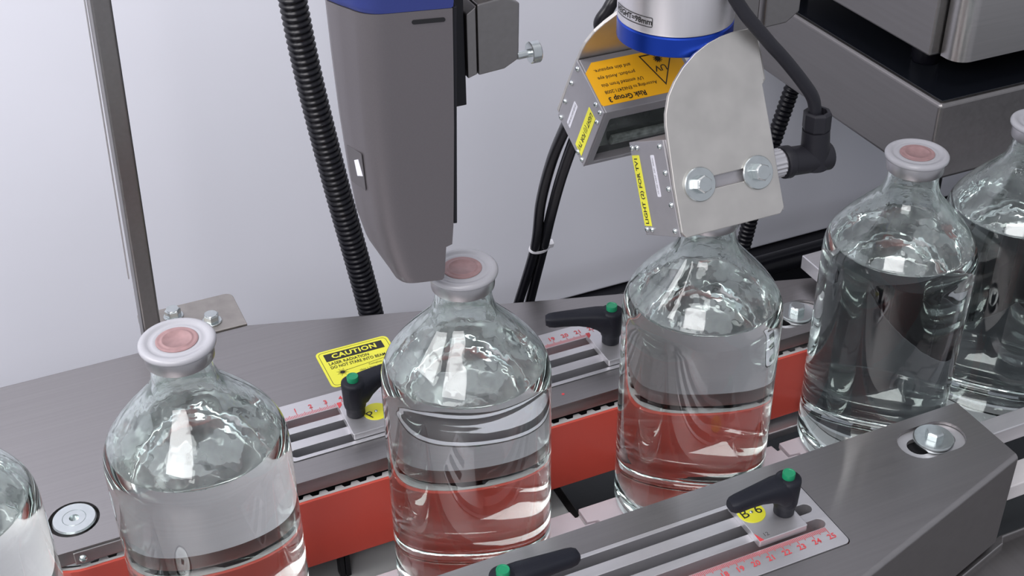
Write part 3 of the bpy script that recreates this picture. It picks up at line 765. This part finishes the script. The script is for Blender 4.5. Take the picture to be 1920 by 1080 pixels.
# ------------------------------------------------------------------ UV lamps and their half-round brackets
E1 = Vector((0, 0.4584, -0.8887)); E2 = Vector((0, 0.8887, 0.4584)); X0, X1 = 0.0877, 0.1480
def lamp(s, cy, cz, label, blabel):
    e1 = Vector((0, s*E1.y, E1.z)); e2 = Vector((0, s*E2.y, E2.z)); ex = Vector((1, 0, 0))
    c = Vector((X0, cy, cz))
    at = lambda x, a, b: c+ex*x+e1*a+e2*b
    W = X1-X0
    r = root('uv_lamp', tuple(at(W/2, 0, 0)), label, 'lamp', 'UV lamps beside the lens tube')
    h1, h2 = 0.0240, 0.0183
    fr = frame(c, ex, e1, e2)
    # housing: front frame around a recessed window on the -e2 side
    t = bmesh.new()
    box(0.0012, W, -h1, h1, -h2+0.006, h2, t)
    xf(t, fr); obj('housing', t, M['lamp_grey'], r, bevel=0.0006)
    fbm = prism([(0.0012, -h1), (W, -h1), (W, h1), (0.0012, h1)], -h2, -h2+0.006, [rrect(0.0055, W-0.005, -h1+0.0070, h1-0.0030, 0.001, 2)])
    xf(fbm, fr); obj('window_frame', fbm, M['lamp_grey'], r, bevel=0.0005)
    wb = box(0.0050, W-0.004, -h1+0.0065, h1-0.0025, -h2+0.0045, -h2+0.0058); xf(wb, fr)
    obj('lamp_window', wb, M['window'], r, label='dark glass lamp window')
    tb = tube([at(0.014, 0.008, -h2+0.0035), at(W-0.008, 0.008, -h2+0.0035)], 0.0030, 14); obj('lamp_tube', tb, M['lamp_tube'], r, smooth=True, label='pale tube in the window')
    # end plate facing -X with screws and labels
    eb_ = box(0.0, 0.0013, -h1, h1, -h2, h2); xf(eb_, fr); obj('end_plate', eb_, M['lamp_grey'], r, bevel=0.0003)
    for a, b in ((-0.021, -0.0155), (-0.021, -0.010), (-0.021, 0.0145), (0.021, -0.0155), (0.021, -0.010), (0.021, 0.0145), (-0.008, 0.0155), (0.008, 0.0155), (-0.0135, -0.0160) if s > 0 else (0.0, 0.0158)):
        screw('screw', at(-0.0001, a, b), (-1, 0, 0), 0.0016, M['zinc'], r)
    # yellow strip label
    if s < 0:
        o0, rt, up = at(0, 0, -0.0135), -e1, -e2*1.0
        nn = Vector((-1, 0, 0)); rt = -e1; up = nn.cross(rt)
        yl = decal('yellow_label', [(-0.0182, -0.0038), (0.0182, -0.0038), (0.0182, 0.0038), (-0.0182, 0.0038)], at(0, 0.001, -0.0136), rt, up, M['yellow'], r, thick=0.0002, label='yellow strip reading LIGHT (2) FOR TV1')
        text('label_lettering', 'LIGHT (2) FOR TV1', 0.0047, at(0, 0.001, -0.0136), rt, up, M['ink'], yl, bold=0.0001, lift=0.0003, sx=0.88)
        wl = decal('white_label', rrect(-0.0105, 0.0105, -0.0018, 0.0018, 0.0006, 2), at(0, -0.0065, 0.0045), rt, up, M['white_label'], r, thick=0.0002)
        text('small_print', 'UV LED LIGHT  24V  365nm', 0.0018, at(0, -0.0065, 0.0045), rt, up, M['ink_grey'], wl, lift=0.0003, sx=0.85)
    else:
        nn = Vector((-1, 0, 0)); rt = e1; up = nn.cross(rt)
        yl = decal('yellow_label', [(-0.0165, -0.0042), (0.0165, -0.0042), (0.0165, 0.0042), (-0.0165, 0.0042)], at(0, 0.0035, -0.0095), rt, up, M['yellow'], r, thick=0.0002, label='yellow strip reading LIGHT (1) FOR TV1')
        text('label_lettering', 'LIGHT (1) FOR TV1', 0.0044, at(0, 0.0035, -0.0095), rt, up, M['ink'], yl, bold=0.0001, lift=0.0003, sx=0.86)
        wl = decal('white_label', rrect(-0.0095, 0.0095, -0.0022, 0.0022, 0.0004, 2), at(0, 0.0080, 0.0060), rt, up, M['white_label'], r, thick=0.0002)
        text('small_print', 'UV LED LIGHT 24V 365nm', 0.0020, at(0, 0.0080, 0.0060), rt, up, M['ink_grey'], wl, lift=0.0003, sx=0.8)
        # amber warning label on the upper face, upside down to the viewer
        U = lambda x, b: at(x, -h1, b)
        rt = -ex; up = -e2*1.0; n_ = rt.cross(up)   # normal = -e1 (upward)
        if n_.dot(-e1) < 0: up = -up
        Lw, Lh = 0.0285, 0.0143
        ch_ = 0.006
        poly = [(-Lw+ch_*0.3, -Lh), (Lw-ch_, -Lh), (Lw, -Lh+ch_), (Lw, Lh), (Lw-0.001, Lh), (-Lw+ch_, Lh), (-Lw, Lh-ch_), (-Lw, -Lh+ch_)]
        cc = U(W/2-0.0006, 0.0002)
        # reading direction: text baseline towards +e2 side is away, so the label is inverted for the camera
        rt = -ex; up = n_.cross(rt) if False else up
        al = decal('amber_label', [(x, y) for x, y in [(-Lw, -Lh+ch_), (-Lw+ch_, -Lh), (Lw-ch_, -Lh), (Lw, -Lh+ch_), (Lw, Lh-0.001), (Lw-0.001, Lh), (-Lw+ch_, Lh), (-Lw, Lh-ch_)]], cc, rt, up, M['orange'], r, thick=0.0002, label='amber UV warning label, upside down')
        tz = 0.00035
        pos = lambda x, y: cc+rt.normalized()*x+Vector(up).normalized()*y
        lines = [('Risk Group 3', 0.0046, 0.0112, 0.0001), ('According to EN62471:2008', 0.0030, 0.0062, 0.0), ('UV emitted from this', 0.0032, 0.0018, 0.0), ('product. Avoid eye', 0.0032, -0.0032, 0.0), ('and skin exposure.', 0.0032, -0.0082, 0.0)]
        for body, sz, y, bo in lines:
            text('warning_lettering', body, sz, pos(0.0235, y), rt, up, M['ink'], al, align='RIGHT', lift=tz, bold=bo+0.00003, sx=0.9)
        tri = [(-0.0255, -0.0122), (-0.0050, -0.0122), (-0.0120, 0.0095)]
        def inset(P, k):
            g = (sum(p[0] for p in P)/3, sum(p[1] for p in P)/3); return [(g[0]+(p[0]-g[0])*k, g[1]+(p[1]-g[1])*k) for p in P]
        # triangle apex points away from the text baseline (upright on the label)
        bm = prism(tri, 0, 0.0001, [inset(tri, 0.90)]); nn2 = rt.normalized().cross(Vector(up).normalized()); xf(bm, frame(cc+nn2*0.0003, rt.normalized(), Vector(up).normalized(), nn2)); obj('warning_triangle', bm, M['ink'], al)
        text('warning_lettering', 'UV', 0.0056, pos(-0.0140, -0.0022), rt, up, M['ink'], al, lift=tz, bold=0.00006)
        bm = bmesh.new()
        for i in range(12):
            a = 2*math.pi*i/12; d = Vector((math.cos(a), math.sin(a), 0)); p = Vector((-d.y, d.x, 0))*0.00025
            bm.faces.new([bm.verts.new(d*0.001+p), bm.verts.new(d*0.001-p), bm.verts.new(d*0.0026-p), bm.verts.new(d*0.0026+p)])
        bm.faces.new([bm.verts.new((x, y, 0)) for x, y in circle(0, 0, 0.0016, 14)])
        xf(bm, frame(pos(-0.0150, -0.0082)+nn2*0.0004, rt.normalized(), Vector(up).normalized(), nn2)); obj('sun_symbol', bm, M['ink'], al)
    # bracket
    b = root('lamp_bracket', tuple(at(W/2, -0.02, h2+0.002)), blabel, 'bracket', 'half-round lamp brackets')
    wv = -e1
    base = at(0, h1, h2+0.0004)
    P = [(0.0022, -0.0006), (0.0, 0.0025), (0.0003, 0.025), (0.0016, 0.0505), (0.0018, 0.0545), (0.0028, 0.0600), (0.0060, 0.0680), (0.0105, 0.0740), (0.0165, 0.0800), (0.0240, 0.0852), (0.0322, 0.0889), (0.0395, 0.0908), (0.0470, 0.0918), (0.0590, 0.0920), (0.0590, 0.0645), (0.0582, 0.0640), (0.0586, 0.0020), (0.0560, -0.0006)]
    hole = []
    for i in range(2):
        ccx, a00 = ((0.0500, -90), (0.0105, 90))[i]
        for k in range(7):
            a = math.radians(a00+180*k/6); hole.append((ccx+0.003*math.cos(a), 0.0226+0.003*math.sin(a)))
    bm = prism(P, 0, 0.0022, [hole]); n2 = ex.cross(wv)
    flip = n2.dot(e2) < 0
    xf(bm, frame(base, ex, wv, e2)); obj('bracket_plate', bm, M['plate_raw'], b, bevel=0.0004)
    # bent flange on the upper right edge
    fl = box(0.0572, 0.0610, 0.0650, 0.0918, -0.012, 0.0021); xf(fl, frame(base, ex, wv, e2)); obj('bent_flange', fl, M['plate_raw'], b, bevel=0.0014)
    for u, w_ in ((0.0140, 0.0233), (0.0468, 0.0222)):
        hexbolt('bracket_bolt', 0.0078, 0.0046, base+ex*u+wv*w_+e2*0.0022, e2, M['zinc'], b, washer=(0.0085, 0.0014), rot=0.4+u*9)
    return at
atB = lamp(1, 0.0413, 0.2692, 'far UV lamp with amber upside-down warning label and yellow LIGHT (1) strip', 'far half-round bracket holding the lamp with the amber label')
atF = lamp(-1, -0.0410, 0.2655, 'near UV lamp with yellow LIGHT (2) FOR TV1 strip on its end', 'near half-round steel bracket facing the viewer with two zinc bolts')

# connector and cable of the near lamp
r = root('angle_connector', (0.165, -0.041, 0.262), 'black right-angle plug with knurled nut right of the near lamp bracket', 'connector')
bm = bmesh.new(); n = 40
prof = []
rings = []
for xx, kn in ((0.1505, 0), (0.1512, 1), (0.1618, 1), (0.1630, 0)):
    rings.append([bm.verts.new((xx, -0.041+(0.0072+(0.0005 if (k % 2 and kn) else 0)-(0 if kn else 0.0006))*math.cos(2*math.pi*k/n), 0.2630+(0.0072+(0.0005 if (k % 2 and kn) else 0)-(0 if kn else 0.0006))*math.sin(2*math.pi*k/n))) for k in range(n)])
for a, b in zip(rings, rings[1:]):
    for k in range(n): bm.faces.new((a[k], b[k], b[(k+1) % n], a[(k+1) % n]))
bm.faces.new(rings[0]); bm.faces.new(rings[-1][::-1])
obj('knurled_nut', bm, M['alu'], r, label='knurled metal nut')
obj('lamp_socket', tube([(0.1478, -0.041, 0.2632), (0.1510, -0.041, 0.2631)], 0.0060, 20), M['alu'], r, smooth=True, sharp=40)
obj('plug_collar', tube([(0.1632, -0.041, 0.2626), (0.1640, -0.041, 0.2626), (0.1672, -0.041, 0.2622), (0.1680, -0.041, 0.2622)], lambda s: 0.0086 if 0.0004 < s < 0.0045 else 0.0080, 28), M['rubber_grey'], r, smooth=True, sharp=30)
bm = tube(resample(catmull([(0.1678, -0.041, 0.2622), (0.176, -0.041, 0.2614), (0.186, -0.041, 0.2606), (0.1935, -0.041, 0.2600)], 6), 0.001), lambda s: 0.0076 if s < 0.0245 else 0.0060, 28)
tube(resample(catmull([(0.1835, -0.041, 0.2560), (0.1830, -0.041, 0.268), (0.1822, -0.041, 0.2785)], 6), 0.001), lambda s: 0.0078-s*0.03, 28, bm)
obj('plug_body', bm, M['rubber_grey'], r, smooth=True, sharp=45)
bm = lathe([(0, 0.0), (0.0070, 0), (0.0074, 0.001), (0.0074, 0.0095), (0.0064, 0.0105), (0.0048, 0.0105), (0.0046, 0.004), (0, 0.004)], 8); xf(bm, frame((0.1822, -0.041, 0.2778), (1, 0, 0), (0, 1, 0), (-0.03, 0, 1)))
obj('gland_nut', bm, M['rubber_grey'], r, bevel=0.0003)
o = obj('lamp_cable', tube(catmull([(0.118, -0.022, 0.385), (0.1336, -0.030, 0.3522), (0.1487, -0.036, 0.3321), (0.1593, -0.038, 0.3202), (0.1706, -0.040, 0.3064), (0.1775, -0.041, 0.2965), (0.1800, -0.041, 0.2880), (0.1806, -0.041, 0.2820)], 10), 0.0034, 16), M['rubber_grey'], smooth=True)
tag(o, 'black cable running from the top down to the right-angle plug', 'cable')
# cables of the far lamp with a zip tie
def cab(pts, label):
    o = obj('lamp_cable', tube(catmull(pts, 10), 0.0036, 14), M['black'], smooth=True); tag(o, label, 'cable', 'black cables hanging behind the far lamp')
cab([(0.096, 0.055, 0.262), (0.0975, 0.072, 0.250), (0.1014, 0.085, 0.2392), (0.1091, 0.12, 0.1972), (0.1156, 0.15, 0.1488), (0.1252, 0.18, 0.0932), (0.1257, 0.21, 0.0282), (0.125, 0.22, 0.0045), (0.124, 0.23, -0.06)], 'left one of two black cables tied together below the far lamp')
cab([(0.106, 0.056, 0.258), (0.1070, 0.072, 0.245), (0.1085, 0.085, 0.2324), (0.1160, 0.12, 0.1843), (0.1235, 0.15, 0.139), (0.1318, 0.18, 0.0923), (0.1350, 0.21, 0.0263), (0.137, 0.22, 0.0018), (0.139, 0.23, -0.06)], 'right one of two black cables tied together below the far lamp')
cab([(0.150, 0.082, 0.255), (0.134, 0.082, 0.2790), (0.1200, 0.082, 0.2980), (0.1244, 0.080, 0.3096), (0.1306, 0.080, 0.3209), (0.150, 0.080, 0.37)], 'black cable rising behind the far bracket left of the lens tube')
r = root('cable_tie', (0.128, 0.180, 0.093), 'white zip tie round the two hanging black cables', 'cable tie')
bm = bmesh.new()
d = Vector((1, 0.0, -0.10)).normalized(); tdir = Vector((0.06, 0.45, -0.88)).normalized(); q = tdir.cross(d).normalized(); d = q.cross(tdir)
P = [Vector((0.1286, 0.180, 0.0928))+d*(0.0078*math.cos(2*math.pi*k/24))+q*(0.0044*math.sin(2*math.pi*k/24)) for k in range(25)]
for a, b in zip(P, P[1:]):
    v = [bm.verts.new(a-tdir*0.0013), bm.verts.new(b-tdir*0.0013), bm.verts.new(b+tdir*0.0013), bm.verts.new(a+tdir*0.0013)]
    bm.faces.new(v)
bmesh.ops.remove_doubles(bm, verts=bm.verts[:], dist=1e-5)
bmesh.ops.solidify(bm, geom=bm.faces[:], thickness=0.0007)
obj('strap', bm, M['tie'], r)
bm = box(-0.0022, 0.0022, -0.0026, 0.0026, -0.0022, 0.0022); xf(bm, frame(Vector((0.1286, 0.180, 0.0928))+d*0.0086-q*0.001, d, tdir, q)); obj('tie_head', bm, M['tie'], r, bevel=0.0005)

# ------------------------------------------------------------------ steel console at the right with the unit standing on it
r = root('steel_console', (0.55, 0.3, 0.098), 'brushed steel console box behind the right bottles with black top', 'console')
Xc, Yc = 0.4262, 0.130
obj('console_shell', box(Xc, 1.0, Yc, 0.40, 0.098, 0.1630), M['steel_dark'], r, bevel=0.0030, seg=4)
obj('black_top', box(Xc+0.0045, 0.9955, Yc+0.0045, 0.3955, 0.1600, 0.1634), M['black_gloss'], r, bevel=0.0004, label='glossy black top panel')
for fx, fy in ((0.62, 0.20), (0.94, 0.20), (0.62, 0.34), (0.94, 0.34)):
    obj('console_leg', lathe([(0, -0.42), (0.018, -0.42), (0.018, 0.098), (0, 0.098)], 24, c=(fx+0.03, fy+0.03, 0)), M['black_metal'], r, smooth=True, sharp=40)
r = root('steel_unit', (0.6, 0.3, 0.187), 'steel enclosure with rounded front post standing on the black console top', 'enclosure')
obj('enclosure_body', box(0.4345, 0.95, 0.160, 0.39, 0.187, 0.50), M['steel_dark'], r, bevel=0.0015)
P = []
for i in range(7):
    a = math.radians(180+90*i/6); P.append((0.4560+0.0125*math.cos(a), 0.1525+0.0125*math.sin(a)))
P += [(0.96, 0.140), (0.96, 0.1585), (0.4435, 0.1585)]
obj('front_panel', prism(P, 0.187, 0.50), M['steel_bright'], r, smooth=True, sharp=20)
for fx, fy in ((0.4660, 0.198), (0.92, 0.198), (0.4660, 0.37), (0.92, 0.37)):
    obj('rubber_foot', lathe([(0, 0.1637), (0.0105, 0.1637), (0.0110, 0.1645), (0.0110, 0.1869), (0, 0.1869)], 24, c=(fx, fy, 0)), M['black'], r, smooth=True, sharp=40)

# ------------------------------------------------------------------ outfeed rails, lower frame at the right
tag(obj('guide_rail', box(0.3030, 0.62, 0.0885, 0.1090, 0.0690, 0.0800), M['alu'], bevel=0.0006), 'aluminium guide rail end behind the bottle with the fully visible cap', 'guide rail', 'outfeed guide rails')
tag(obj('guide_rail', box(0.300, 0.62, -0.0770, -0.0640, 0.0380, 0.0500), M['alu'], bevel=0.0006), 'aluminium guide rail at the right edge just above the near cover corner', 'guide rail', 'outfeed guide rails')
tag(obj('conveyor_side_rail', box(0.3150, 0.62, -0.098, -0.080, 0.010, 0.022), M['white_pu'], bevel=0.0008), 'white side rail of the outfeed conveyor at the right edge', 'rail')
r = root('machine_cabinet', (0.33, -0.2, -0.06), 'dark steel cabinet top under the near cover in the bottom right corner', 'machine frame')
obj('frame_top', prism([(0.3225, -0.1010), (0.60, -0.1010), (0.60, -0.40), (0.095, -0.40), (0.095, -0.168)], -0.024, -0.020), M['steel_dark'], r, bevel=0.0012, seg=3)
obj('folded_lip', prism([(0.3225, -0.1010), (0.60, -0.1010), (0.60, -0.1030), (0.3240, -0.1030), (0.3200, -0.1075), (0.095, -0.1720), (0.095, -0.1672)], -0.0215, -0.0165), M['steel'], r, bevel=0.0008)
obj('frame_side', prism([(0.335, -0.12), (0.60, -0.12), (0.60, -0.39), (0.10, -0.39), (0.10, -0.19)], -0.20, -0.025), M['steel_dark'], r, bevel=0.001)

for me in bpy.data.meshes: me.update()
